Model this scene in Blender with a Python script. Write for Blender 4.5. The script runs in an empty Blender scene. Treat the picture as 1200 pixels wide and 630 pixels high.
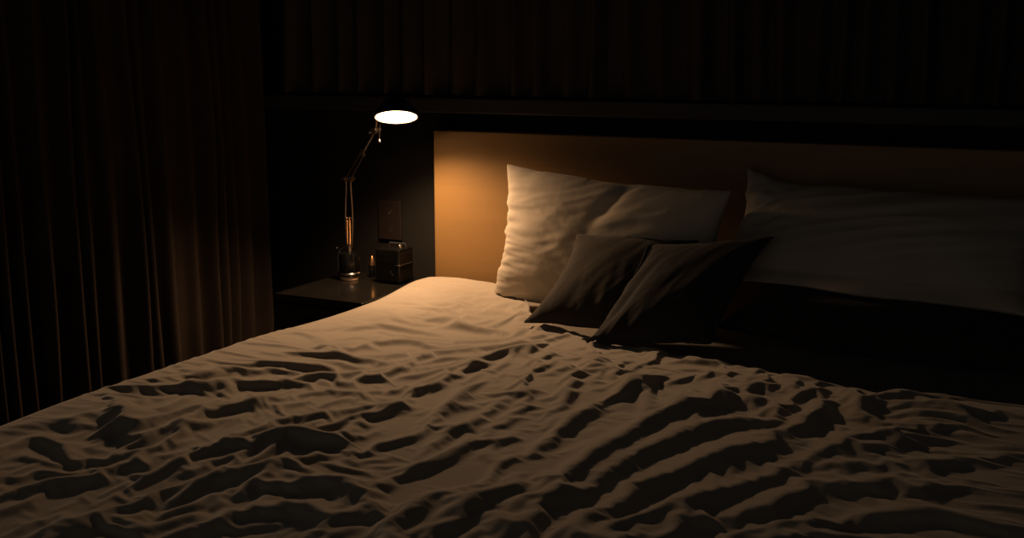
import bpy, bmesh, math, random
import numpy as np
from mathutils import Vector, Matrix

S = bpy.context.scene
LAMP_W = 52.0
COL = S.collection
rng = np.random.default_rng(7)
random.seed(7)
PI = math.pi

# ------------------------------------------------------------------ materials
def mat(name, base=(0.5, 0.5, 0.5), rough=0.6, metal=0.0, spec=0.5, sheen=0.0, coat=0.0):
    m = bpy.data.materials.new(name); m.use_nodes = True
    b = m.node_tree.nodes['Principled BSDF']
    b.inputs['Base Color'].default_value = (*base, 1)
    b.inputs['Roughness'].default_value = rough
    b.inputs['Metallic'].default_value = metal
    b.inputs['Specular IOR Level'].default_value = spec
    b.inputs['Sheen Weight'].default_value = sheen
    b.inputs['Coat Weight'].default_value = coat
    return m, m.node_tree, b

def coords(nt, scale=(1, 1, 1), kind='Object'):
    tc = nt.nodes.new('ShaderNodeTexCoord'); mp = nt.nodes.new('ShaderNodeMapping')
    mp.inputs['Scale'].default_value = scale
    nt.links.new(tc.outputs[kind], mp.inputs['Vector'])
    return mp.outputs['Vector']

def noise_node(nt, vec, scale, detail=4, rough=0.5):
    n = nt.nodes.new('ShaderNodeTexNoise'); n.inputs['Scale'].default_value = scale
    n.inputs['Detail'].default_value = detail; n.inputs['Roughness'].default_value = rough
    nt.links.new(vec, n.inputs['Vector']); return n

def tint(nt, b, fac, a, c, lo=0.35, hi=0.65):
    r = nt.nodes.new('ShaderNodeValToRGB')
    r.color_ramp.elements[0].position = lo; r.color_ramp.elements[0].color = (*a, 1)
    r.color_ramp.elements[1].position = hi; r.color_ramp.elements[1].color = (*c, 1)
    nt.links.new(fac, r.inputs['Fac']); nt.links.new(r.outputs['Color'], b.inputs['Base Color'])

def bump(nt, b, h, strength=0.2, dist=0.001, prev=None):
    n = nt.nodes.new('ShaderNodeBump'); n.inputs['Strength'].default_value = strength
    n.inputs['Distance'].default_value = dist
    nt.links.new(h, n.inputs['Height'])
    if prev is not None: nt.links.new(prev, n.inputs['Normal'])
    nt.links.new(n.outputs['Normal'], b.inputs['Normal']); return n.outputs['Normal']

def fabric(name, a, c, sheen=0.15, weave=900, crease=0.25, spec=0.15):
    m, nt, b = mat(name, a, 0.9, spec=spec, sheen=sheen)
    v = coords(nt)
    n = noise_node(nt, v, 6, 3); tint(nt, b, n.outputs['Fac'], a, c)
    f = noise_node(nt, v, 45, 5, 0.6)
    p = bump(nt, b, f.outputs['Fac'], crease, 0.004)
    w = noise_node(nt, v, weave, 1); bump(nt, b, w.outputs['Fac'], 0.15, 0.0006, p)
    return m

def wood(name, a, c, rough=0.45, scale=(3, 3, 30), coat=0.0):
    m, nt, b = mat(name, a, rough, coat=coat)
    v = coords(nt, scale); n = noise_node(nt, v, 2.0, 6, 0.6)
    tint(nt, b, n.outputs['Fac'], a, c, 0.3, 0.7)
    bump(nt, b, n.outputs['Fac'], 0.08, 0.001)
    return m

M = {}
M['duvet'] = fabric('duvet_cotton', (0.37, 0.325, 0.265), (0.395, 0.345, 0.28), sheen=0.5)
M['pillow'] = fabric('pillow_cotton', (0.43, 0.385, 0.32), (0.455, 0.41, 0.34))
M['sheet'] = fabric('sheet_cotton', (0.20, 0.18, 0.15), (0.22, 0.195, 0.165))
M['cushion'] = fabric('cushion_linen', (0.040, 0.035, 0.031), (0.050, 0.044, 0.039), sheen=0.1)
M['cushion_b'] = fabric('cushion_navy_linen', (0.033, 0.032, 0.034), (0.041, 0.040, 0.042), sheen=0.1)
M['piping'] = fabric('cushion_piping', (0.06, 0.06, 0.066), (0.07, 0.07, 0.08), sheen=0.05)
M['headboard'] = wood('headboard_veneer', (0.215, 0.124, 0.041), (0.235, 0.136, 0.045), 0.55, (1.2, 1.2, 14))
M['bed_wood'] = wood('bed_frame_wood', (0.05, 0.032, 0.022), (0.07, 0.045, 0.03), 0.5)
M['ns'] = wood('nightstand_lacquer', (0.007, 0.0066, 0.006), (0.011, 0.010, 0.009), 0.2, (20, 3, 3))
M['curtain'] = fabric('curtain_cloth', (0.038, 0.028, 0.022), (0.048, 0.035, 0.028), sheen=0.0, weave=500, crease=0.1)
M['curtain_b'] = fabric('curtain_back_cloth', (0.045, 0.036, 0.032), (0.055, 0.044, 0.039), sheen=0.0, weave=500, crease=0.1)
M['wall'] = mat('wall_dark_paint', (0.0105, 0.0098, 0.009), 0.8, spec=0.2)[0]
M['ledge'] = mat('ledge_dark', (0.02, 0.018, 0.017), 0.6)[0]
M['floor'] = wood('floor_wood', (0.03, 0.02, 0.014), (0.05, 0.034, 0.024), 0.5, (3, 20, 3))
M['ceil'] = mat('ceiling_paint', (0.06, 0.055, 0.05), 0.8)[0]
M['black'] = mat('lamp_black', (0.004, 0.004, 0.004), 0.16, spec=0.35)[0]
M['blackmatte'] = mat('matte_black', (0.02, 0.02, 0.02), 0.5)[0]
M['chrome'] = mat('chrome', (0.75, 0.72, 0.68), 0.18, 1.0)[0]
M['steel'] = mat('lamp_steel', (0.42, 0.36, 0.30), 0.32, 1.0)[0]
M['brass'] = mat('spring_brass', (0.72, 0.42, 0.20), 0.35, 1.0)[0]
M['cream'] = mat('base_cream', (0.75, 0.52, 0.33), 0.4)[0]
M['white_in'] = mat('shade_inside', (0.8, 0.75, 0.7), 0.5)[0]
M['socket'] = mat('socket_brown', (0.013, 0.008, 0.0065), 0.5)[0]
M['radio'] = mat('radio_black', (0.004, 0.004, 0.004), 0.18, spec=0.3)[0]
M['radio_side'] = mat('radio_side_reflection', (0.011, 0.008, 0.006), 0.3, spec=0.3)[0]  # headboard's brownish reflection on the black case, put into the colour
mm, nt, bb = mat('lamp_diffuser', (0.9, 0.85, 0.8), 0.5)
bb.inputs['Emission Color'].default_value = (1.0, 0.60, 0.32, 1)
bb.inputs['Emission Strength'].default_value = 14.0
M['glow'] = mm

# ------------------------------------------------------------------ helpers
def mesh_obj(name, verts, faces, m=None, parent=None, smooth=True):
    me = bpy.data.meshes.new(name)
    me.from_pydata([tuple(map(float, v)) for v in verts], [], [tuple(map(int, f)) for f in faces]); me.update()
    if smooth: me.polygons.foreach_set('use_smooth', [True] * len(me.polygons))
    o = bpy.data.objects.new(name, me); COL.objects.link(o)
    if m: me.materials.append(m)
    if parent: o.parent = parent
    return o

def bm_obj(name, bm, m=None, parent=None, smooth=False, autosmooth=False):
    me = bpy.data.meshes.new(name); bmesh.ops.recalc_face_normals(bm, faces=bm.faces); bm.to_mesh(me); bm.free()
    if smooth: me.polygons.foreach_set('use_smooth', [True] * len(me.polygons))
    o = bpy.data.objects.new(name, me); COL.objects.link(o)
    if m: me.materials.append(m)
    if parent: o.parent = parent
    if autosmooth and smooth:
        me.set_sharp_from_angle(angle=math.radians(35))
    return o

def add_box(bm, lo, hi, bev=0.0, seg=2):
    r = bmesh.ops.create_cube(bm, size=1.0)
    lo, hi = Vector(lo), Vector(hi)
    for v in r['verts']:
        v.co = Vector([(lo[i] + hi[i]) / 2 + v.co[i] * (hi[i] - lo[i]) for i in range(3)])
    if bev:
        es = list({e for v in r['verts'] for e in v.link_edges})
        bmesh.ops.bevel(bm, geom=es, offset=bev, segments=seg, affect='EDGES', profile=0.5)

def box(name, lo, hi, m, parent=None, bev=0.003, seg=2):
    bm = bmesh.new(); add_box(bm, lo, hi, bev, seg); return bm_obj(name, bm, m, parent)

def add_tube(bm, pts, r, n=12, cap=True):
    pts = [Vector(p) for p in pts]; rings = []
    rr = r if isinstance(r, (list, tuple)) else [r] * len(pts)
    up = None
    for i, p in enumerate(pts):
        d = (pts[min(i + 1, len(pts) - 1)] - pts[max(i - 1, 0)]).normalized()
        if up is None:
            up = d.orthogonal().normalized()
        else:
            up = (up - d * up.dot(d)).normalized()
        s = d.cross(up)
        rings.append([bm.verts.new(p + (up * math.cos(2 * PI * k / n) + s * math.sin(2 * PI * k / n)) * rr[i]) for k in range(n)])
    for a, b in zip(rings, rings[1:]):
        for k in range(n):
            bm.faces.new((a[k], a[(k + 1) % n], b[(k + 1) % n], b[k]))
    if cap:
        bm.faces.new(rings[0][::-1]); bm.faces.new(rings[-1])

def tube(name, pts, r, m, parent=None, n=12):
    bm = bmesh.new(); add_tube(bm, pts, r, n); return bm_obj(name, bm, m, parent, True, True)

def add_lathe(bm, prof, mtx=Matrix(), n=48):
    rings = []
    for (r, z) in prof:
        if r < 1e-6: rings.append([bm.verts.new(mtx @ Vector((0, 0, z)))])
        else: rings.append([bm.verts.new(mtx @ Vector((r * math.cos(2 * PI * k / n), r * math.sin(2 * PI * k / n), z))) for k in range(n)])
    for a, b in zip(rings, rings[1:]):
        for k in range(n):
            q = [a[k % len(a)], a[(k + 1) % len(a)], b[(k + 1) % len(b)], b[k % len(b)]]
            u = []
            for v in q:
                if v not in u: u.append(v)
            if len(u) >= 3: bm.faces.new(u)

def lathe(name, prof, m, parent=None, mtx=Matrix(), n=48):
    bm = bmesh.new(); add_lathe(bm, prof, mtx, n); return bm_obj(name, bm, m, parent, True, True)

def tag(o, label, cat, group=None):
    o['label'] = label; o['category'] = cat
    if group: o['group'] = group
    return o

def thing(name, label, cat, loc=(0, 0, 0), group=None):
    o = bpy.data.objects.new(name, None); COL.objects.link(o); o.location = loc; o.empty_display_size = 0.1
    return tag(o, label, cat, group)

def rebase(root):
    # the children were built in world space; keep them there under an Empty at the thing's base
    inv = Matrix.Translation(-Vector(root.location))
    for c in root.children:
        if c.type == 'MESH': c.data.transform(inv)
    def deep(o):
        for c in o.children:
            for g in c.children: g.data.transform(inv)
    deep(root)

def struct(o):
    o['kind'] = 'structure'; return o

# ------------------------------------------------------------------ numeric helpers
def vnoise(x, y, seed, per=512):
    r = np.random.default_rng(seed); g = r.uniform(-1, 1, (per, per)).astype(np.float32)
    xi = np.floor(x).astype(int); yi = np.floor(y).astype(int); fx = x - xi; fy = y - yi
    fx = fx * fx * fx * (fx * (fx * 6 - 15) + 10); fy = fy * fy * fy * (fy * (fy * 6 - 15) + 10)
    a = g[yi % per, xi % per]; b = g[yi % per, (xi + 1) % per]; c = g[(yi + 1) % per, xi % per]; d = g[(yi + 1) % per, (xi + 1) % per]
    return a + (b - a) * fx + (c - a) * fy + (a - b - c + d) * fx * fy

def fbm(x, y, seed, oct=4, gain=0.5):
    s = 0; a = 1; t = 0
    for k in range(oct):
        s = s + a * vnoise(x * 2 ** k + 17.3 * k, y * 2 ** k + 9.1 * k, seed + k); t += a; a *= gain
    return s / t

def sl(n, start, gap):
    # the two index slices of the disjoint pairs (i, i + gap), i in blocks beginning at start
    idx = np.arange(start, n - gap)
    idx = idx[((idx - start) // gap) % 2 == 0]
    return idx

class Cloth:
    """grid cloth(s), positions (k, ny, nx, 3); stretched by position based dynamics"""
    def __init__(self, P, rest, ex, ey, bend=0.06, bgap=2):
        self.P = P.astype(np.float32); self.V = np.zeros_like(self.P); self.cons = []
        k, ny, nx, _ = P.shape
        def add(dy, dx, stiff, scale):
            # pairs (j,i)-(j+dy,i+dx)
            j0, j1 = 0, ny - dy
            i0, i1 = (0, nx - dx) if dx >= 0 else (-dx, nx)
            for par in range(2):
                if dx == 0:
                    J = sl(ny, par * dy, dy); I = np.arange(nx)
                else:
                    I = np.arange(i0, i1); ax = abs(dx)
                    I = I[((I - i0) // ax) % 2 == par]; J = np.arange(j0, j1)
                if len(I) == 0 or len(J) == 0: continue
                a = np.ix_(range(k), J, I); b = np.ix_(range(k), J + dy, I + dx)
                d = rest[b] - rest[a]
                # anisotropic excess: lengths grow by ex along grid x and ey along grid y
                if ex is None: L = np.linalg.norm(d, axis=-1)
                else:
                    mx = 0.5 * (ex[a] + ex[b]); my = 0.5 * (ey[a] + ey[b])
                    L = np.sqrt((d[..., 0] * (1 + mx)) ** 2 + ((np.hypot(d[..., 1], d[..., 2])) * (1 + my)) ** 2)
                self.cons.append((a, b, L.astype(np.float32), stiff * scale))
        add(0, 1, 1.0, 1); add(1, 0, 1.0, 1)
        add(1, 1, 0.5, 1); add(1, -1, 0.5, 1)
        for g in ([bgap] if isinstance(bgap, int) else bgap):
            add(0, g, bend, 1); add(g, 0, bend, 1)
    def solve(self):
        P = self.P
        for a, b, L, s in self.cons:
            pa = P[a]; pb = P[b]; d = pb - pa
            l = np.sqrt((d * d).sum(-1)) + 1e-9
            c = (0.5 * s * (l - L) / l)[..., None] * d
            P[a] = pa + c; P[b] = pb - c
    def step(self, force, collide, damp=0.9, iters=3):
        old = self.P.copy()
        self.V = self.V * damp
        self.P = self.P + self.V + force(self.P)
        for _ in range(iters):
            self.solve(); collide(self.P, old)
        self.V = self.P - old

def grid_faces(ny, nx, off=0, flip=False):
    j, i = np.meshgrid(np.arange(ny - 1), np.arange(nx - 1), indexing='ij')
    a = (j * nx + i).ravel() + off
    f = np.stack([a, a + 1, a + nx + 1, a + nx], 1)
    return f[:, ::-1] if flip else f

def normals(P):
    du = np.gradient(P, axis=2); dv = np.gradient(P, axis=1)
    n = np.cross(du, dv); return n

# ------------------------------------------------------------------ room
XL, XR, YF, ZC = -0.70, 3.4, -4.2, 2.65
struct(box('floor', (XL, YF, -0.05), (XR, 0.0, 0.0), M['floor'], bev=0))
struct(box('wall_back', (XL - 0.1, 0.0, 0.0), (XR, 0.1, ZC), M['wall'], bev=0))
struct(box('wall_left', (XL - 0.1, YF, 0.0), (XL, 0.0, ZC), M['wall'], bev=0))
struct(box('wall_right', (XR, YF, 0.0), (XR + 0.1, 0.1, ZC), M['wall'], bev=0))
struct(box('ceiling', (XL - 0.1, YF, ZC), (XR, 0.1, ZC + 0.05), M['ceil'], bev=0))

# ------------------------------------------------------------------ curtains
def curtain_profile(length, spots, n, depth, seed):
    """offset out of the curtain plane, one rounded pleat at each spot"""
    t = np.linspace(0, length, n)
    o = np.zeros(n)
    for (c, w, h) in spots:
        o = np.maximum(o, h * np.exp(-np.abs((t - c) / w) ** 2.2))
    o += 0.25 * depth * np.sin(t * 2 * PI / 0.043 + 2 * np.sin(t * 9)) * 0.4
    return t, o

def make_curtain(name, label, base, direction, out, length, z0, z1, spots, m, n, depth, seed):
    root = thing(name, label, 'curtain', base)
    t, o = curtain_profile(length, spots, n, depth, seed)
    nz = 40
    zz = np.linspace(z0, z1, nz)
    T, Z = np.meshgrid(t, zz); Oo = np.tile(o, (nz, 1))
    r = np.random.default_rng(seed)
    frac = (Z - z0) / (z1 - z0)
    drift = 0.012 * vnoise(T * 6 + 0 * Z, Z * 1.3, seed)                 # pleats wander a little on their way down
    amp = 0.55 + 0.45 * (1 - frac) + 0.12 * vnoise(T * 9, Z * 1.7, seed + 1)
    D = np.array(direction, float); N = np.array(out, float)
    P = (T + drift)[..., None] * D + (Oo * amp + 0.004 * vnoise(T * 20, Z * 3, seed + 2))[..., None] * N
    P[..., 2] += Z
    front = P.reshape(-1, 3); back = front - N * 0.004
    f = np.vstack([grid_faces(nz, n), grid_faces(nz, n, nz * n, True)])
    ob = mesh_obj('drape', np.vstack([front, back]), f, m, root)
    bm = bmesh.new()                                                     # the heading tape and the rail it hangs from
    a = Vector(N * 0.0) + Vector((0, 0, z1)); b = Vector(D * length) + Vector((0, 0, z1))
    add_tube(bm, [a + Vector((0, 0, 0.012)) + Vector(N) * 0.02, b + Vector((0, 0, 0.012)) + Vector(N) * 0.02], 0.012, 12)
    bm_obj('rail', bm, M['blackmatte'], root, True, True)
    return root

# left curtain runs from the back wall toward the camera
sp = [(0.06, .018, .05), (0.15, .022, .055), (0.205, .016, .04), (0.262, .016, .055), (0.30, .018, .06), (0.375, .02, .045), (0.475, .022, .06),
      (0.545, .02, .045), (0.59, .02, .055), (0.68, .022, .05), (0.76, .014, .055), (0.797, .016, .055), (0.89, .022, .06), (0.967, .016, .05), (1.02, .018, .055), (1.06, .016, .05)]
c = 1.15
while c < 3.2:
    sp.append((c, .02 + .006 * random.random(), .045 + .02 * random.random())); c += 0.07 + 0.04 * random.random()
make_curtain('curtain', 'dark brown pleated curtain along the left wall beside the nightstand', (-0.625, -0.02, 0.0), (0, -1, 0), (1, 0, 0),
             3.2, 0.02, 2.55, sp, M['curtain'], 1400, .03, 21)
sp = []; c = 0.05
while c < 3.9:
    sp.append((c, .018 + .01 * random.random(), .028 + .016 * random.random())); c += 0.055 + 0.05 * random.random()
make_curtain('curtain', 'dark curtain hanging behind the bed above the headboard ledge', (-0.56, -0.015, 0.0), (1, 0, 0), (0, -1, 0),
             3.9, 1.125, 2.55, sp, M['curtain_b'], 1400, .02, 33)
struct(box('trim_1', (-0.66, -0.055, 1.075), (XR, -0.0005, 1.118), M['ledge'], bev=0.004))

# ------------------------------------------------------------------ bed
bed = thing('bed', 'double bed with orange-brown wooden headboard and dark base', 'bed', (0.93, -1.05, 0.0))
bm = bmesh.new(); add_box(bm, (0.004, -0.058, 0.10), (1.90, -0.004, 1.026), 0.004, 3)
bm_obj('headboard', bm, M['headboard'], bed)
box('bed_base', (0.04, -2.06, 0.12), (1.82, -0.062, 0.31), M['bed_wood'], bed, 0.008)
for (lx, ly) in ((.1, -1.98), (1.76, -1.98), (.1, -.16), (1.76, -.16)):
    lathe('leg', [(0, 0), (.022, 0), (.03, .121), (0, .121)], M['bed_wood'], bed, Matrix.Translation((lx, ly, 0)), 20)
rebase(bed)
MT = 0.575     # top of the mattress
mt = thing('mattress', 'thick mattress in a fitted sheet, bare to the right below the pillows', 'mattress', (0.93, -1.05, 0.31))
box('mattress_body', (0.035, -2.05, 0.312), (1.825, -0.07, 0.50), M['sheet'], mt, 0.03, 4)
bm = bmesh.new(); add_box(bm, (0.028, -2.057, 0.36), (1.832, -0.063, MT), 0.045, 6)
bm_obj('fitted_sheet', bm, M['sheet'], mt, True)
rebase(mt)

# ------------------------------------------------------------------ contact between the soft things
from mathutils.bvhtree import BVHTree
SOFT = []
def remember(V, f, closed=True):
    V = np.asarray(V, float); f = np.asarray(f)
    if closed:
        a, b, c, d = (V[f[:, i]] for i in range(4))
        if (np.einsum('ij,ij->i', a, np.cross(b, c)) + np.einsum('ij,ij->i', a, np.cross(c, d))).sum() < 0: f = f[:, ::-1]
    elif np.cross(V[f[:, 1]] - V[f[:, 0]], V[f[:, 2]] - V[f[:, 0]])[:, 2].sum() < 0: f = f[:, ::-1]
    SOFT.append(BVHTree.FromPolygons([tuple(map(float, v)) for v in V], [tuple(map(int, q)) for q in f]))
def press_points(V, trees, way, gap, half=0):
    # whatever would sink into a thing already lying there is pressed flat against it
    way = Vector(way).normalized()
    for i in range(len(V)):
        v = Vector(V[i])
        for t in trees:
            for _ in range(2):
                loc, n, ix, d = t.ray_cast(v, way, 0.25)
                if loc is None or n.dot(way) <= 0: break
                v = loc + way * (gap + (0.004 if i < half else 0.0))
        V[i] = v
    return V

def press(P, trees, way, gap=0.010):
    k, ny, nx, _ = P.shape
    P = press_points(P.reshape(-1, 3), trees, way, gap, ny * nx).reshape(P.shape)
    m = 0.5 * (P[0] + P[1])
    for e in ((0, slice(None)), (-1, slice(None)), (slice(None), 0), (slice(None), -1)):
        P[0][e] = m[e]; P[1][e] = m[e]
    return P

def tree_of(V, f):
    remember(V, f); return SOFT.pop()

# ------------------------------------------------------------------ duvet
# main folds: each is a line on the bed (x, y), its height and its half width (metres)
def fold_lines():
    F = 1346.0
    out = []
    for pts, h, w in FOLDS:
        q = []
        for (u, v) in pts:
            q.append(unproject(u, v, 0.635))
        out.append((np.array(q), h, w))
    return out

CAM_C = np.array([1.673, -2.887, 1.246]); FPX = 1346.0
def cam_axes():
    def d(u, v):
        a = np.array([u - 600.0, -(v - 315.0), FPX]); return a / np.linalg.norm(a)
    yw = d(1287.0, 60.0); xl = 600 - (FPX ** 2 + (60 - 315.0) ** 2) / (1287.0 - 600); xw = -d(xl, 60.0)
    zw = -np.cross(xw, yw)
    return np.stack([xw, yw, zw], 1)
R_CAM = cam_axes()
def unproject(u, v, z):
    a = np.array([u - 600.0, -(v - 315.0), FPX]); r = R_CAM.T @ a
    t = (z - CAM_C[2]) / r[2]; return (CAM_C + t * r)[:2]

# where the folds of this duvet lie, as measured off the photograph, brought onto the bed plane
FOLDS = [
    ([(785, 420), (750, 437), (700, 460), (650, 490), (625, 512)], .030, .030),
    ([(775, 415), (820, 418), (860, 427)], .030, .035),
    ([(840, 457), (800, 464), (750, 485), (700, 515), (650, 555), (600, 600)], .036, .032),
    ([(900, 475), (840, 480), (800, 495), (750, 515), (700, 540), (660, 580)], .032, .030),
    ([(965, 458), (940, 482), (900, 503), (850, 515), (800, 535), (750, 550), (690, 590)], .036, .032),
    ([(1100, 480), (1000, 503), (930, 528), (880, 545), (800, 570), (725, 592), (695, 620)], .034, .034),
    ([(1180, 490), (1075, 497), (1000, 515), (950, 530)], .022, .03),
    ([(1190, 522), (1100, 525), (1025, 530), (960, 528)], .026, .035),
    ([(1075, 555), (1000, 549), (950, 550), (900, 573), (820, 590), (775, 610), (700, 628)], .036, .036),
    ([(1175, 600), (1100, 586), (1025, 585), (950, 595), (860, 604)], .034, .04),
    ([(1190, 625), (1050, 615), (950, 614), (875, 626)], .03, .035),
    ([(1190, 497), (1125, 483), (1050, 490)], .018, .028),
    ([(661, 411), (668, 428), (664, 449), (647, 470), (631, 484)], .022, .022),
    ([(628, 412), (617, 435), (612, 450), (618, 468)], .018, .024),
    ([(682, 405), (697, 420), (709, 432)], .020, .016),
    ([(735, 400), (722, 425), (709, 434)], .020, .018),
    ([(850, 430), (843, 454), (863, 465)], .024, .022),
    ([(955, 450), (962, 470), (975, 475)], .026, .022),
    ([(1000, 455), (1005, 470), (1030, 478)], .024, .026),
    ([(1060, 462), (1120, 466), (1180, 476)], .016, .03),
    ([(132, 455), (145, 478), (160, 505)], .030, .028),
    ([(0, 505), (40, 493), (65, 505), (85, 522)], .020, .028),
    ([(0, 538), (75, 531), (160, 526), (180, 520)], .022, .026),
    ([(162, 525), (190, 512), (215, 490), (240, 472)], .018, .03),
    ([(270, 508), (350, 498), (400, 503), (422, 478), (465, 462), (487, 440)], .028, .026),
    ([(485, 446), (525, 430), (542, 422)], .020, .02),
    ([(360, 378), (385, 400), (420, 408), (445, 405)], .020, .022),
    ([(330, 400), (370, 402), (400, 405)], .016, .018),
    ([(500, 350), (535, 364), (560, 369)], .026, .020),
    ([(440, 428), (480, 412), (500, 398), (545, 394)], .018, .018),
    ([(545, 420), (570, 408), (590, 400)], .015, .018),
    ([(210, 562), (260, 545), (350, 522), (425, 512)], .028, .03),
    ([(200, 567), (300, 553), (400, 553), (430, 568), (450, 590)], .026, .028),
    ([(150, 625), (240, 595), (300, 583), (350, 580), (390, 590)], .028, .03),
    ([(600, 493), (550, 503), (500, 528), (450, 548), (425, 570)], .026, .024),
    ([(600, 518), (560, 548), (500, 568), (450, 603), (430, 628)], .026, .026),
    ([(600, 553), (550, 578), (500, 614)], .026, .026),
    ([(550, 438), (525, 458), (480, 493), (430, 508)], .022, .022),
    ([(595, 448), (560, 473), (530, 488), (490, 515)], .022, .022),
    ([(640, 440), (600, 470), (575, 485)], .018, .02),
    ([(640, 545), (590, 585), (560, 628)], .026, .026),
    ([(720, 560), (670, 600), (650, 628)], .022, .024),
    ([(300, 540), (340, 530), (380, 545), (420, 540)], .020, .018),
    ([(60, 600), (120, 590), (170, 600), (220, 585)], .024, .03),
    ([(600, 345), (612, 352), (622, 350)], .020, .014),
    ([(590, 360), (606, 352), (616, 358)], .018, .012),
    ([(400, 372), (440, 366), (490, 372)], .010, .03),
    ([(330, 425), (390, 432), (440, 424)], .012, .03),
    ([(180, 445), (240, 440), (300, 432)], .012, .02),
]

def duvet():
    EX = [-0.40, 0.0, 0.20, 0.29, 0.36, 0.44, 0.56, 0.75, 1.02, 1.30, 1.60, 2.3]
    EY = [-0.10, -0.085, -0.092, -0.115, -0.20, -0.31, -0.44, -0.525, -0.59, -0.65, -0.625, -0.62]
    dx = 0.0085; s0 = -0.30; yb = -2.13
    s = np.arange(s0, 2.16, dx); nx = len(s)
    ny = 240
    t = np.linspace(0, 1, ny)
    def edge(x):
        k = np.linspace(-.03, .03, 5); return np.mean([np.interp(x + q, EX, EY) for q in k], 0)
    X = np.tile(s, (ny, 1)); E = edge(X); T = np.tile(t[:, None], (1, nx))
    Y = E + (yb - E) * T
    edge_d = (E - Y)                                             # distance down from the head edge
    W0, W1 = 0.02, 1.84
    th = 0.045
    # folds: height, and a direction field that follows them
    h = np.zeros_like(X); best = np.zeros_like(X)
    c2 = np.zeros_like(X); s2 = np.zeros_like(X)
    for (q, a, w) in fold_lines():
        dm = np.full_like(X, 9.0); dirx = np.zeros_like(X); diry = np.zeros_like(X); endf = np.zeros_like(X); off = np.zeros_like(X)
        m = len(q) - 1
        for k in range(m):
            p0, p1 = q[k], q[k + 1]; d = p1 - p0; L2 = d @ d
            tt = np.clip(((X - p0[0]) * d[0] + (Y - p0[1]) * d[1]) / L2, 0, 1)
            dd = np.hypot(X - p0[0] - tt * d[0], Y - p0[1] - tt * d[1])
            c = dd < dm; dm[c] = dd[c]
            off = np.where(c, 0.25 * (X - p0[0] - tt * d[0]) - 0.97 * (Y - p0[1] - tt * d[1]), off)
            u = d / math.sqrt(L2); dirx[c] = u[0]; diry[c] = u[1]; endf[c] = (k + tt[c]) / m
        wv = w * (0.75 + 0.35 * vnoise(X * 9, Y * 9, 900))
        wv = wv * (1.0 - 0.38 * np.tanh(off / 0.012))               # steep toward the foot, long toward the head
        g = np.exp(-(np.abs(dm) / wv) ** 1.5) * a * 0.9 * np.sin(np.clip(endf, .06, .94) * PI) ** 0.5
        h = np.maximum(h, g) + 0.35 * np.minimum(h, g)
        wgt = 1.0 / (dm ** 2 + 0.03 ** 2) / 900
        c2 += wgt * (dirx ** 2 - diry ** 2); s2 += wgt * 2 * dirx * diry; best = np.maximum(best, np.exp(-(dm / 0.12) ** 2))
    ang = 0.5 * np.arctan2(s2, c2) + 0.85 * fbm(X * 4, Y * 4, 5, 2)
    fx, fy = np.cos(ang), np.sin(ang)
    top = np.clip((Y + 0.46) / 0.25, 0, 1) * np.clip((0.45 - X) / 0.3, 0, 1)     # smooth by the headboard
    # ridges drawn out along the field
    def gsample(A, x, y):
        i = np.clip((x - s0) / dx, 0, nx - 1.001); e = edge(x); j = np.clip((y - e) / (yb - e) * (ny - 1), 0, ny - 1.001)
        i0 = i.astype(int); j0 = j.astype(int); fi = i - i0; fj = j - j0
        return (A[j0, i0] * (1 - fi) * (1 - fj) + A[j0, i0 + 1] * fi * (1 - fj) + A[j0 + 1, i0] * (1 - fi) * fj + A[j0 + 1, i0 + 1] * fi * fj)
    def drawn(noise, K, step):
        out = noise.copy(); wsum = 1.0
        for sg in (-1, 1):
            x, y = X.copy(), Y.copy()
            for k in range(1, K + 1):
                ux = gsample(fx, x, y); uy = gsample(fy, x, y); x = x + sg * step * ux; y = y + sg * step * uy
                wk = 1 - k / (K + 1); out = out + wk * gsample(noise, x, y); wsum += wk
        out = out / wsum
        return out / (out.std() + 1e-9)
    n1 = drawn(vnoise(X * 15, Y * 15, 60), 7, 0.016)
    n2 = drawn(vnoise(X * 32, Y * 32, 61), 6, 0.012)
    n3 = drawn(vnoise(X * 60, Y * 60, 62), 3, 0.007)
    calm = (0.55 + 0.45 * np.clip(fbm(X * 2.5, Y * 2.5, 90, 2) * 2 + .5, 0, 1)) * (1 - 0.85 * top)
    reg = 1 + 0.3 * np.clip((X - 0.8) / 0.3, 0, 1) + 0.55 * np.clip((0.8 - X) / 0.3, 0, 1) * np.clip((-0.42 - Y) / 0.3, 0, 1)
    seed = (0.0062 * n1 + 0.0042 * reg * n2 + 0.0022 * reg * n3) * calm
    swell = 0.018 * fbm(X * 2.2, Y * 2.2, 80, 2)
    rim = np.sqrt(np.clip(1 - (1 - np.clip(edge_d / 0.05, 0, 1)) ** 2, 0, 1))
    base = MT + 0.008 + th * 0.72 * rim + swell * np.clip(edge_d / 0.15, 0, 1) * 0.8
    base = base + 0.022 * np.exp(-(((X - .12) / .16) ** 2 + ((Y + .2) / .14) ** 2))
    # wrap over the two sides
    r = 0.05
    def wrap(xs, sgn, x0):
        d = np.clip((xs - x0) * sgn, 0, None)                   # distance past the side
        a = np.clip(d / r, 0, PI / 2)
        return x0 + sgn * r * np.sin(a), -(r * (1 - np.cos(a)) + np.clip(d - r * PI / 2, 0, None)), d
    lx, lz, ld = wrap(X, -1, 0.035); rx, rz, rd = wrap(X, 1, W1 - 0.03)
    Xp = np.where(ld > 0, lx, np.where(rd > 0, rx, X)); Zd = np.where(ld > 0, lz, np.where(rd > 0, rz, 0))
    side = np.clip(np.maximum(ld, rd) / 0.08, 0, 1)
    inn = np.clip(edge_d / .03, 0.25, 1)
    h = h * (1 - 0.25 * np.clip((X - 0.65) / 0.3, 0, 1))
    H = (h * (1 - 0.5 * top) + seed) * (1 - side) * inn
    rest = np.stack([Xp, Y, base + Zd], -1)[None]
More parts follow.
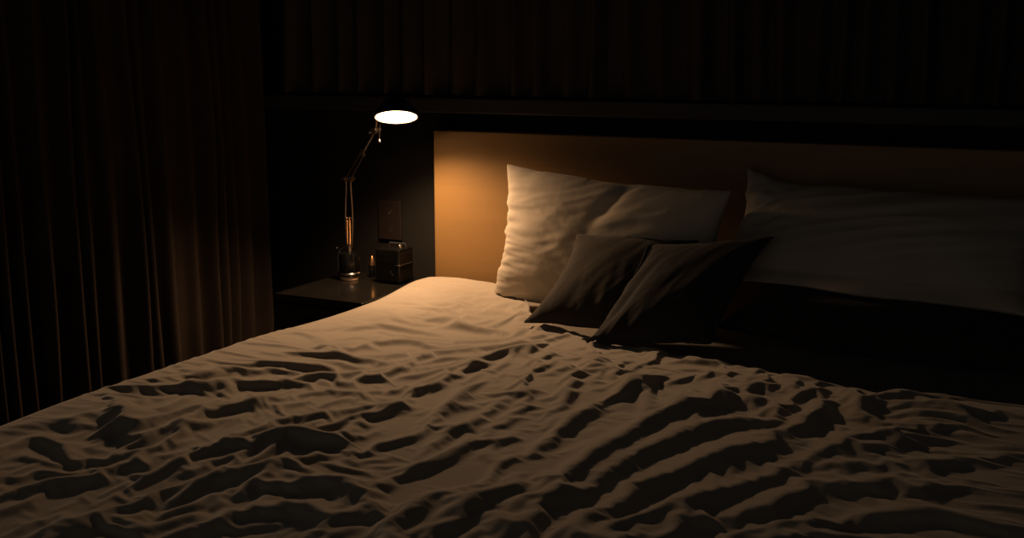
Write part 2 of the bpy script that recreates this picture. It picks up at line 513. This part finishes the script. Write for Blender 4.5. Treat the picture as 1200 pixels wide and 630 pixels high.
    P0 = np.stack([Xp + 0, Y, base + Zd + H], -1)[None]
    # excess cloth across the folds makes the sheet buckle along them
    easy = np.clip((X - 0.65) / 0.3, 0, 1)
    exc = (0.035 + 0.080 * best) * calm * (1 - 0.38 * easy)
    iso = 0.012 * calm * reg ** 2
    ex = ((exc * fy ** 2 + iso) * (1 - side * .7))[None]; ey = ((exc * fx ** 2 + iso) * (1 - side * .7))[None]
    cl = Cloth(P0, rest, ex, ey, bend=0.016, bgap=[2])
    aim = (base + Zd + 0.75 * H)[None].astype(np.float32); lim = (base + Zd - 0.012)[None]; flat = (side < 0.5)[None]
    pin = np.zeros_like(flat); pin[:, -1] = True; pin[:, :, 0] = True; pin[:, :, -1] = True; pin[:, 0] = True
    start = cl.P.copy()
    def force(P):
        f = np.zeros_like(P); f[..., 2] = np.where(flat, 0.009 * (aim - P[..., 2]), -0.0004) - 0.0001; return f
    def collide(P, old):
        z = P[..., 2]; low = flat & (z < lim)
        P[..., 2] = np.where(low, lim, z)
        P[..., :2] += (old[..., :2] - P[..., :2]) * 0.05
        np.copyto(P[..., 0], np.minimum(P[..., 0], 0.0), where=(ld > 0.09)[None])
        P[pin] = start[pin]
    for k in range(60):
        cl.step(force, collide, damp=0.85, iters=4)
    P = cl.P[0]
    # tuck the head edge under
    rows = []
    for (q_, zz) in ((0.012, -0.004), (0.05, -0.006)):
        q = P[0].copy(); q[:, 1] -= q_; q[:, 2] = np.where(side[0] < 0.5, MT + 0.004, q[:, 2] - 0.01); rows.append(q)
    allP = np.concatenate([np.array(rows[::-1]), P], 0)
    ob = mesh_obj('duvet', allP.reshape(-1, 3), grid_faces(allP.shape[0], nx, 0, True), M['duvet'])
    remember(allP.reshape(-1, 3), grid_faces(allP.shape[0], nx, 0, True), False)
    sb = ob.modifiers.new('smooth', 'SUBSURF'); sb.levels = 1; sb.render_levels = 1
    return tag(ob, 'rumpled white duvet spread over the bed, creased into long folds', 'duvet')
duvet()

# ------------------------------------------------------------------ pillows
def pillow_sim(w, h, nx, ny, press, seed, exc=0.03, steps=110, bend=0.04, vert=0.0, bow=0.05, bowv=0.07, slack=0.35):
    u = np.linspace(-1, 1, nx); v = np.linspace(-1, 1, ny)
    A, B = np.meshgrid(u, v)
    U = A * w / 2 * (1 + bow * (1 - B ** 2)); Vv = B * h / 2 * (1 + bowv * (1 - A ** 2))
    puff = (1 - A ** 4) * (1 - B ** 4)
    n1 = 0.010 * fbm(U * 11, Vv * 11, seed, 3); n2 = 0.010 * fbm(U * 11, Vv * 11, seed + 20, 3)
    P0 = np.stack([np.stack([U, -0.03 * puff - n1 * puff, Vv], -1), np.stack([U, 0.03 * puff + n2 * puff, Vv], -1)])
    rest = np.stack([np.stack([U, 0 * U, Vv], -1)] * 2)
    e1 = exc * (0.3 + 1.6 * np.clip(fbm(U * 6, Vv * 6, seed + 40, 2) * 2 + .3, 0, 1)); e2 = e1[:, ::-1]
    E = np.stack([e1, e2])
    cl = Cloth(P0, rest, E, E + vert, bend=bend, bgap=2)
    sgn = np.array([1.0, -1.0])[:, None, None, None]
    bmask = np.zeros((ny, nx), bool); bmask[0] = bmask[-1] = True; bmask[:, 0] = bmask[:, -1] = True
    a = (w / (nx - 1)) * (h / (ny - 1)); pr = [press]
    def force(P):
        return (normals(P) * sgn / a * pr[0]).astype(np.float32)
    def collide(P, old):
        m = 0.5 * (P[0] + P[1]); P[0][bmask] = m[bmask]; P[1][bmask] = m[bmask]
    for k in range(steps):
        pr[0] = press if k < steps * 0.6 else press * slack             # fill, then let the cover go slack and crease
        cl.step(force, collide, damp=0.85, iters=4)
    P = cl.P
    P = P - P.mean(axis=(0, 1, 2), keepdims=True)
    return P, bmask

def streak(U, V, ang, across, along, seed):
    x = U * math.cos(ang) + V * math.sin(ang); y = -U * math.sin(ang) + V * math.cos(ang)
    y = y + 0.012 * fbm(U * 9, V * 9, seed + 3, 2)
    n = vnoise(x * along + 31, y * across + 57, seed)
    return (1 - 2.4 * np.abs(n)) * 0.6 + 0.4 * vnoise(x * along * 1.7 + 5, y * across * 2.1 + 3, seed + 1)

def crease(P, fn):
    # fn(u, v, x, z) -> outward push on the front cover (metres)
    k, ny, nx, _ = P.shape
    u = np.tile(np.linspace(-1, 1, nx), (ny, 1)); v = np.tile(np.linspace(-1, 1, ny)[:, None], (1, nx))
    n = normals(P)[0]; n = n / (np.linalg.norm(n, axis=-1, keepdims=True) + 1e-9)
    edge = np.clip((1 - np.maximum(np.abs(u), np.abs(v))) / 0.10, 0, 1)
    d = fn(u, v, P[0, ..., 0], P[0, ..., 2]) * edge
    P[0] += n * d[..., None]
    return P

def bump_at(u, v, cu, cv, ru, rv): return np.exp(-((u - cu) / ru) ** 2 - ((v - cv) / rv) ** 2)

def pillow_data(P, bmask):
    k, ny, nx, _ = P.shape
    idx = np.arange(ny * nx).reshape(ny, nx); idb = idx + ny * nx; idb = np.where(bmask, idx, idb)
    used = np.unique(np.concatenate([idx.ravel(), idb.ravel()])); remap = -np.ones(2 * ny * nx, int); remap[used] = np.arange(len(used))
    V = np.concatenate([P[0].reshape(-1, 3), P[1].reshape(-1, 3)])[used]
    def fs(I): return np.stack([I[:-1, :-1].ravel(), I[:-1, 1:].ravel(), I[1:, 1:].ravel(), I[1:, :-1].ravel()], 1)
    f = np.vstack([remap[fs(idx)], remap[fs(idb)[:, ::-1]]])
    return V, f

def pillow_mesh(name, P, bmask, m, parent=None):
    V, f = pillow_data(P, bmask)
    remember(V, f)
    o = mesh_obj(name, V, f, m, parent)
    sb = o.modifiers.new('smooth', 'SUBSURF'); sb.levels = 1; sb.render_levels = 1
    return o

def rotm(yaw, rec, roll):
    return np.array((Matrix.Rotation(yaw, 3, 'Z') @ Matrix.Rotation(rec, 3, 'X') @ Matrix.Rotation(roll, 3, 'Y')))

def place(P, size, loc, yaw, rec, roll, shear=0.0):
    """scale the inflated shape to its real outline, then stand it up"""
    for a in (0, 2):
        e = P[..., a].max() - P[..., a].min(); P[..., a] *= size[0 if a == 0 else 2] / e
    e = P[..., 1].max() - P[..., 1].min(); P[..., 1] *= size[1] / e
    P[..., 0] += shear * P[..., 2]
    return P @ rotm(yaw, rec, roll).T.astype(np.float32) + np.array(loc, np.float32)

def soft_floor(P, z0, soft=0.02):
    d = P[..., 2] - z0
    P[..., 2] = z0 + np.where(d < soft, soft * np.exp(np.minimum(d - soft, 0) / soft * 1.0) * 1.0, d)
    return P
def soft_back(P, y0, soft=0.02):
    d = y0 - P[..., 1]
    P[..., 1] = y0 - np.where(d < soft, soft * np.exp(np.minimum(d - soft, 0) / soft), d)
    return P

def seam(name, P, r, m, parent, trees, over=()):
    ring = np.concatenate([P[0, 0, :], P[0, 1:, -1], P[0, -1, -2::-1], P[0, -2:0:-1, 0]])
    mid = ring.mean(0); ring = mid + (ring - mid) * (0.970 if over else 0.982)                 # the cord sits in the seam
    ring = ring + np.array(WAY) * (0.002 if over else 0.005)
    ring = press_points(ring.copy(), trees[1:], WAY, 0.007); ring = press_points(ring, trees[:1], (0, 0, 1), 0.006)
    ring = press_points(ring, over, (0.05, 0.95, -0.15), 0.004)
    bm = bmesh.new(); add_tube(bm, [tuple(p) for p in ring] + [tuple(ring[0])], r, 6, cap=False)
    return bm_obj(name, bm, m, parent, True)

# left white pillow
P, b = pillow_sim(0.74, 0.48, 116, 76, 0.00024, 101, exc=0.05, vert=0.03, bowv=0.15)
def f_left(u, v, x, z):
    return (0.0095 * streak(x, z, 0.05, 50, 8, 11) * bump_at(u, v, -.85, -.1, .35, .9)
            + 0.0085 * streak(x, z, 0.36, 26, 5, 12) * bump_at(u, v, .25, .35, .8, .6)
            + 0.0060 * streak(x, z, -0.55, 26, 6, 13) * bump_at(u, v, -.35, -.15, .4, .5)
            + 0.006 * streak(x, z, 0.1, 22, 4, 14) * bump_at(u, v, -.4, -.85, .6, .2)
            - 0.020 * bump_at(u - .35 * v, v, -.12, .62, .07, .45))
P = crease(P, f_left)
P = place(P, (0.640, 0.15, 0.365), (0.598, -0.225, 0.758), -0.12, -0.13, 0.045)
P = soft_floor(P, MT + 0.012); P = soft_back(P, -0.062); P = press(P, SOFT[:1], (0, 0, 1))
o = pillow_mesh('pillow', P, b, M['pillow']); tag(o, 'white pillow nearest the lamp, standing against the headboard behind the dark cushions', 'pillow', 'bed pillows')
# lower right pillow, lying
P, b = pillow_sim(0.74, 0.48, 76, 50, 0.0003, 202, exc=0.04)
P = place(P, (0.68, 0.125, 0.38), (1.30, -0.275, 0.655), -0.06, -1.47, 0.0)
P = soft_floor(P, MT + 0.002)
o = pillow_mesh('pillow', P, b, M['cushion']); tag(o, 'dark pillow lying flat beneath the white pillow on the right of the bed', 'pillow', 'bed pillows')
# upper right pillow, leaning on it
P, b = pillow_sim(0.74, 0.48, 116, 76, 0.00022, 303, exc=0.06, vert=0.05, bowv=0.12)
def f_right(u, v, x, z):
    return (0.013 * streak(x, z, 0.36, 20, 3.0, 21) * bump_at(u, v, .2, .15, .8, .8)
            + 0.022 * streak(x, z, 1.0, 22, 7, 22) * bump_at(u, v, -.80, .45, .28, .55)
            - 0.030 * bump_at(u - .3 * v, v, -.80, .75, .10, .45))
P = crease(P, f_right)
P = place(P, (0.70, 0.125, 0.29), (1.254, -0.205, 0.825), -0.06, -0.72, 0.02)
P = soft_back(P, -0.062); P[..., 1] -= 0.045 * np.clip((0.752 - P[..., 2]) / 0.03, 0, 1); P = press(P, SOFT[2:3], (0, 0, 1)); P = press(P, SOFT[1:2], (1, 0, 0))
P[..., 2] += 0.025 * np.clip((1.02 - P[..., 0]) / 0.10, 0, 1) ** 1.5 * np.clip((P[..., 2] - .8) / .15, 0, 1)
o = pillow_mesh('pillow', P, b, M['pillow']); tag(o, 'white pillow with a raised corner, on the right, lying on a dark pillow', 'pillow', 'bed pillows')

# two dark cushions
def cushion(seed, size, loc, yaw, rec, roll, shear, z0, fn):
    P, b = pillow_sim(0.44, 0.44, 72, 72, 0.00022, seed, exc=0.05)
    P = crease(P, fn)
    P = place(P, size, loc, yaw, rec, roll, shear); P = soft_floor(P, z0, 0.012)
    return P, b
def f_c1(u, v, x, z):
    return 0.006 * streak(x, z, 1.75, 22, 5, 31) * bump_at(u, v, .1, -.5, .8, .6) + 0.004 * streak(x, z, 1.2, 18, 4, 32)
def f_c2(u, v, x, z):
    return 0.007 * streak(x, z, 1.25, 22, 5, 41) * bump_at(u, v, -.55, -.2, .6, .8) + 0.004 * streak(x, z, 0.9, 18, 4, 42) - 0.014 * bump_at(u - .25 * v, v, -.55, -.1, .09, .5)
WAY = (-0.05, -0.95, 0.15)
PA, bA = cushion(404, (0.315, 0.085, 0.285), (0.683, -0.392, 0.708), 0.0, -0.84, -0.02, 0.20, MT + 0.03, f_c1)
PA = press(PA, SOFT[1:], WAY); PA = press(PA, SOFT[:1], (0, 0, 1))
PB, bB = cushion(505, (0.295, 0.09, 0.315), (0.872, -0.445, 0.712), -0.04, -0.90, -0.20, 0.38, MT + 0.004, f_c2)
PB = press(PB, SOFT[1:] + [tree_of(*pillow_data(PA, bA))], WAY); PB = press(PB, SOFT[:1], (0, 0, 1))
PA = press(PA, [tree_of(*pillow_data(PB, bB))], (0.05, 0.95, -0.15), 0.005)
for P, b, m, over, label in ((PA, bA, M['cushion'], [tree_of(*pillow_data(PB, bB))], 'dark cushion on the left, tucked behind the other dark cushion'),
                       (PB, bB, M['cushion_b'], [], 'darker navy cushion lying in front of the other dark cushion')):
    o = pillow_mesh('cushion', P, b, m); seam('piping', P, 0.0018, M['piping'], o, SOFT[:-1], over)
    tag(o, label, 'cushion', 'dark cushions on the bed')

# ------------------------------------------------------------------ nightstand
NX0, NX1, NY0, NY1, NZ = -0.322, -0.03, -0.385, -0.004, 0.585
ns = thing('nightstand', 'glossy black nightstand between the bed and the left curtain', 'nightstand', ((NX0 + NX1) / 2, (NY0 + NY1) / 2, 0))
box('top', (NX0, NY0, NZ - 0.022), (NX1, NY1, NZ), M['ns'], ns, 0.003)
bm = bmesh.new()
add_box(bm, (NX0 + .006, NY0 + .022, 0.10), (NX0 + .024, NY1, NZ - .0225), 0.001)
add_box(bm, (NX1 - .024, NY0 + .022, 0.10), (NX1 - .006, NY1, NZ - .0225), 0.001)
add_box(bm, (NX0 + .0245, NY1 - .016, 0.10), (NX1 - .0245, NY1, NZ - .0225), 0.001)
add_box(bm, (NX0 + .0245, NY0 + .022, 0.10), (NX1 - .0245, NY1 - .0165, 0.118), 0.001)
bm_obj('body', bm, M['ns'], ns)
for (za, zb) in ((0.345, NZ - .027), (0.105, 0.338)):
    d = box('drawer', (NX0 + .008, NY0 + .004, za), (NX1 - .008, NY0 + .021, zb), M['ns'], ns, 0.002)
    zc = (za + zb) / 2 + .06; xc = (NX0 + NX1) / 2
    hb = tube('handle', [(xc - .06, NY0 + .005, zc), (xc - .06, NY0 - .016, zc), (xc + .06, NY0 - .016, zc), (xc + .06, NY0 + .005, zc)], .004, M['blackmatte'], d)
for lx in (NX0 + .03, NX1 - .03):
    for ly in (NY0 + .05, NY1 - .03):
        lathe('leg', [(0, 0), (.012, 0), (.016, .0995), (0, .0995)], M['blackmatte'], ns, Matrix.Translation((lx, ly, 0)), 16)
rebase(ns)

# ------------------------------------------------------------------ lamp
BX, BY = -0.245, -0.130
lamp = thing('desk_lamp', 'lit spring-arm desk lamp with round glowing head on the black nightstand', 'lamp', (BX, BY, NZ))
T = Matrix.Translation((BX, BY, NZ))
bs = lathe('base', [(0, 0.001), (.026, 0.001), (.027, .003), (.027, .009), (.025, .011), (0, .011)], M['cream'], lamp, T)
lathe('base_drum', [(0, .011), (.026, .011), (.030, .018), (.031, .024), (.031, .070), (.028, .080), (.012, .084), (0, .084)], M['black'], lamp, T)
lathe('base_ring', [(.0312, .016), (.0335, .0185), (.0335, .0215), (.0312, .024)], M['chrome'], lamp, T)
tube('bracket', [(BX - .034, BY - .004, NZ + .02), (BX - .0355, BY - .004, NZ + .06), (BX - .030, BY - .004, NZ + .088), (BX - .012, BY, NZ + .098)], .0022, M['chrome'], lamp, 8)
for (kx, kz) in ((-.036, .064), (-.041, .092)):
    lathe('knob', [(0, -.004), (.004, -.003), (.005, 0), (.004, .003), (0, .004)], M['chrome'], lamp, Matrix.Translation((BX + kx, BY - .004, NZ + kz)), 16)
# lower arm: two rods that spread and close, with a pair of springs
E0 = Vector((BX + .002, BY, NZ + .084)); EL = Vector((-0.236, -0.137, 0.884))
tube('stem', [E0, E0 + Vector((0, 0, .022))], .007, M['steel'], lamp)
for sgn in (-1, 1):
    pts = []
    for k in range(13):
        f = k / 12; c = E0.lerp(EL, .06 + .94 * f)
        pts.append(c + Vector((sgn * (.008 + .006 * math.sin(PI * min(1, f * 1.15)) * (1 - .5 * f)), 0, 0)))
    tube('arm_rod', pts, .0022, M['steel'], lamp, 8)
def spring(name, a, b, r, turns, m, parent):
    a, b = Vector(a), Vector(b); d = (b - a); u = d.normalized().orthogonal().normalized(); w = d.normalized().cross(u)
    n = turns * 12
    bm = bmesh.new(); add_tube(bm, [a + d * (k / n) + u * r * math.cos(2 * PI * k / 12) + w * r * math.sin(2 * PI * k / 12) for k in range(n + 1)], .0011, 6)
    add_tube(bm, [a - d * .1, a], .0012, 6); add_tube(bm, [b, b + d * .12], .0012, 6)
    return bm_obj(name, bm, m, parent, True)
for sgn in (-1, 1):
    a = E0.lerp(EL, .10) + Vector((sgn * .0045, -.004, 0)); b_ = E0.lerp(EL, .43) + Vector((sgn * .0045, -.004, 0))
    spring('spring', a, b_, .0026, 22, M['brass'], lamp)
bm = bmesh.new(); c = E0.lerp(EL, .46); add_box(bm, c - Vector((.013, .004, .003)), c + Vector((.013, .004, .003)), .001); bm_obj('spring_bridge', bm, M['steel'], lamp)
# elbow
bm = bmesh.new(); add_box(bm, EL + Vector((-.017, -.004, -.008)), EL + Vector((.017, .004, .004)), .002)
add_tube(bm, [EL + Vector((-.012, -.010, 0)), EL + Vector((-.012, .010, 0))], .006, 16)
add_tube(bm, [EL + Vector((.012, -.010, 0)), EL + Vector((.012, .010, 0))], .006, 16)
bm_obj('elbow_joint', bm, M['steel'], lamp, True, True)
JT = Vector((-0.098, -0.200, 1.030))
ax = (JT - EL).normalized(); sd = Vector((0, 0, 1)).cross(ax).normalized(); pr = ax.cross(sd).normalized()
for sgn in (-1, 1):
    tube('arm_rod', [EL + pr * sgn * .009, EL.lerp(JT, .55) + pr * sgn * .0075], .002, M['steel'], lamp, 8)
bm = bmesh.new(); c = EL.lerp(JT, .55); add_tube(bm, [c - pr * .012, c + pr * .012], .003, 8); bm_obj('arm_bridge', bm, M['steel'], lamp, True, True)
tube('arm_rod', [EL.lerp(JT, .5), JT], .0034, M['steel'], lamp, 10)
# head: round shade tipped toward the bed
HC = Vector((-0.015, -0.222, 1.0715)); RD = 0.056
nrm = Vector((.188, -.297, -.936)).normalized()
zax = -nrm; xax = Vector((1, 0.1, 0)); xax = (xax - zax * xax.dot(zax)).normalized(); yax = zax.cross(xax)
HM = Matrix((xax, yax, zax)).transposed().to_4x4(); HM.translation = HC
lathe('lamp_shade', [(RD + .0035, -.002), (RD + .0045, .0), (RD + .0035, .012), (RD - .012, .030), (.030, .046), (.022, .052), (.018, .066), (.010, .070), (0, .070),
                    ], M['black'], lamp, HM, 64)
lathe('shade_liner', [(RD + .0034, -.002), (RD + .0008, -.002), (RD + .0005, .004), (RD - .004, .010), (RD - .016, .026), (0, .030)], M['white_in'], lamp, HM, 64)
df = lathe('diffuser', [(RD - .0005, .0045), (RD - .004, .0025), (.04, .0015), (0, .0012)], M['glow'], lamp, HM, 64)
ld = bpy.data.lights.new('lamp_led', 'SPOT'); ld.energy = LAMP_W; ld.color = (1.0, 0.585, 0.30)
ld.spot_size = math.radians(151); ld.spot_blend = 0.88; ld.shadow_soft_size = 0.030
# beam profile made up to even the light: less along its axis, more sideways
ld.use_nodes = True; ln = ld.node_tree; em = ln.nodes['Emission']
tcn = ln.nodes.new('ShaderNodeTexCoord'); sx = ln.nodes.new('ShaderNodeSeparateXYZ'); ab = ln.nodes.new('ShaderNodeMath'); ab.operation = 'ABSOLUTE'
mr = ln.nodes.new('ShaderNodeMapRange'); mr.inputs['From Min'].default_value = 1.0; mr.inputs['From Max'].default_value = 0.62
mr.inputs['To Min'].default_value = 0.42; mr.inputs['To Max'].default_value = 1.0
ln.links.new(tcn.outputs['Normal'], sx.inputs[0]); ln.links.new(sx.outputs['Z'], ab.inputs[0]); ln.links.new(ab.outputs[0], mr.inputs['Value'])
ln.links.new(mr.outputs['Result'], em.inputs['Strength'])
lo_ = bpy.data.objects.new('lamp_led', ld); COL.objects.link(lo_)
lo_.matrix_world = HM @ Matrix.Translation((0, 0, -.003)); LED = lo_
HJ = HM @ Vector((-RD * .80, 0, .030))
tube('head_bracket', [JT, JT + Vector((.004, 0, .018)), JT.lerp(HJ, .6) + Vector((-.008, 0, .014)), HJ + Vector((0, 0, .004)), HM @ Vector((-RD * .5, 0, .040))], .0030, M['steel'], lamp, 8)
bm = bmesh.new()
add_tube(bm, [JT + Vector((0, -.012, 0)), JT + Vector((0, .012, 0))], .0085, 20)
add_tube(bm, [JT + Vector((.010, -.006, .003)), JT + Vector((.010, .006, .003))], .0065, 16)
bm_obj('head_joint', bm, M['steel'], lamp, True, True)
lathe('knob', [(0, -.006), (.005, -.006), (.006, -.002), (.006, .002), (.004, .006), (0, .006)], M['chrome'], lamp,
      Matrix.Translation(JT + Vector((-.015, -.004, -.004))) @ Matrix.Rotation(PI / 2, 4, 'Y'), 16)
KB = Vector((-0.083, -0.204, 1.003))
tube('pull_rod', [KB + Vector((.004, 0, .045)), KB + Vector((.001, 0, .01)), KB], .0012, M['steel'], lamp, 6)
lathe('pull_ball', [(0, -.0055), (.004, -.004), (.0055, 0), (.004, .004), (0, .0055)], M['chrome'], lamp, Matrix.Translation(KB), 20)
rebase(lamp)
LED.matrix_world = Matrix.Translation(-Vector(lamp.location)) @ LED.matrix_world; LED.parent = lamp

# ------------------------------------------------------------------ bottle
bt = thing('bottle', 'small slim dark bottle with a pointed brass cap beside the lamp', 'bottle', (-0.205, -0.070, NZ))
TB = Matrix.Translation(bt.location)
lathe('bottle_body', [(0, .001), (.0095, .001), (.0105, .003), (.0105, .033), (.0095, .036), (0, .036)], M['black'], bt, TB, 32)
lathe('cap', [(0, .0362), (.0088, .0362), (.0088, .040), (.0075, .050), (.0045, .060), (.002, .064), (0, .0645)], M['brass'], bt, TB, 32)
rebase(bt)

# ------------------------------------------------------------------ radio
RX0, RX1, RY0, RY1, RH = -0.148, -0.066, -0.140, -0.062, 0.103
rd = thing('radio', 'small black box-shaped radio with chrome trim and a chrome top knob', 'radio', ((RX0 + RX1) / 2, (RY0 + RY1) / 2, NZ))
box('body', (RX0, RY0, NZ + .004), (RX1, RY1, NZ + RH), M['radio'], rd, 0.006, 3)
box('side_reflection', (RX1 - .001, RY0 + .008, NZ + .012), (RX1 + .0015, RY1 - .008, NZ + RH - .010), M['radio_side'], rd, 0.0006)  # thin plate carrying the painted headboard reflection
tube('trim_strip', [(RX1 - .012, RY0 - .0008, NZ + .057), (RX1 - .002, RY0 - .0005, NZ + .057), (RX1 + .002, RY0 + .003, NZ + .057), (RX1 + .002, RY1 - .012, NZ + .057)], .0016, M['chrome'], rd, 8)
lathe('top_knob', [(0, 0), (.006, 0), (.0065, .003), (.006, .008), (.004, .010), (0, .010)], M['chrome'], rd, Matrix.Translation((RX1 - .016, RY0 + .030, NZ + RH)), 24)
bm = bmesh.new()
for k in range(7): add_box(bm, (RX0 + .012 + k * .006, RY0 - .0012, NZ + .062), (RX0 + .015 + k * .006, RY0 + .001, NZ + .094), .0003)
bm_obj('speaker_grille', bm, M['black'], rd)
for (kx, kz) in ((.052, .036), (.058, .029)):
    lathe('dial', [(0, -.004), (.003, -.004), (.0035, 0), (0, .001)], M['chrome'], rd, Matrix.Translation((RX0 + kx, RY0 - .001, NZ + kz)) @ Matrix.Rotation(PI / 2, 4, 'X'), 14)
tube('handle', [(RX0 + .012, RY1 - .02, NZ + RH - .002), (RX0 + .014, RY1 - .02, NZ + RH + .008), (RX1 - .014, RY1 - .02, NZ + RH + .008), (RX1 - .012, RY1 - .02, NZ + RH - .002)], .0025, M['blackmatte'], rd, 8)
for (fx, fy) in ((RX0 + .012, RY0 + .012), (RX1 - .012, RY0 + .012), (RX0 + .012, RY1 - .012), (RX1 - .012, RY1 - .012)):
    lathe('foot', [(0, .0003), (.005, .0003), (.005, .0042), (0, .0042)], M['blackmatte'], rd, Matrix.Translation((fx, fy, NZ)), 12)
rebase(rd)

# ------------------------------------------------------------------ wall socket
ws = thing('wall_socket', 'dark brown double socket plate on the wall above the nightstand', 'socket', (-0.181, -0.001, 0.690))
box('plate', (-0.221, -0.009, 0.690), (-0.141, -0.001, 0.808), M['socket'], ws, 0.003, 3)
for zc in (0.775, 0.722):
    f = lathe('socket_recess', [(0, -.0004), (.0045, -.0004), (.0055, .0004), (.006, -.0002), (.006, -.001)], M['blackmatte'], ws, Matrix.Translation((-0.177, -0.0092, zc)) @ Matrix.Rotation(PI / 2, 4, 'X'), 20)
rebase(ws)

# ------------------------------------------------------------------ camera, world, view
cd = bpy.data.cameras.new('camera'); cam = bpy.data.objects.new('camera', cd); COL.objects.link(cam)
cd.sensor_width = 36.0; cd.lens = FPX / 1200 * 36.0; cd.clip_start = 0.05
rt, up_, fw = R_CAM[0], R_CAM[1], R_CAM[2]
cm = Matrix(((rt[0], up_[0], -fw[0], CAM_C[0]), (rt[1], up_[1], -fw[1], CAM_C[1]), (rt[2], up_[2], -fw[2], CAM_C[2]), (0, 0, 0, 1)))
cam.matrix_world = cm
S.camera = cam
w = bpy.data.worlds.new('world'); S.world = w; w.use_nodes = True
w.node_tree.nodes['Background'].inputs['Color'].default_value = (1.0, 0.95, 0.88, 1)
w.node_tree.nodes['Background'].inputs['Strength'].default_value = 0.085
S.view_settings.view_transform = 'Standard'; S.view_settings.look = 'None'
S.view_settings.exposure = 0.0; S.view_settings.gamma = 1.0; S.view_settings.use_curve_mapping = False
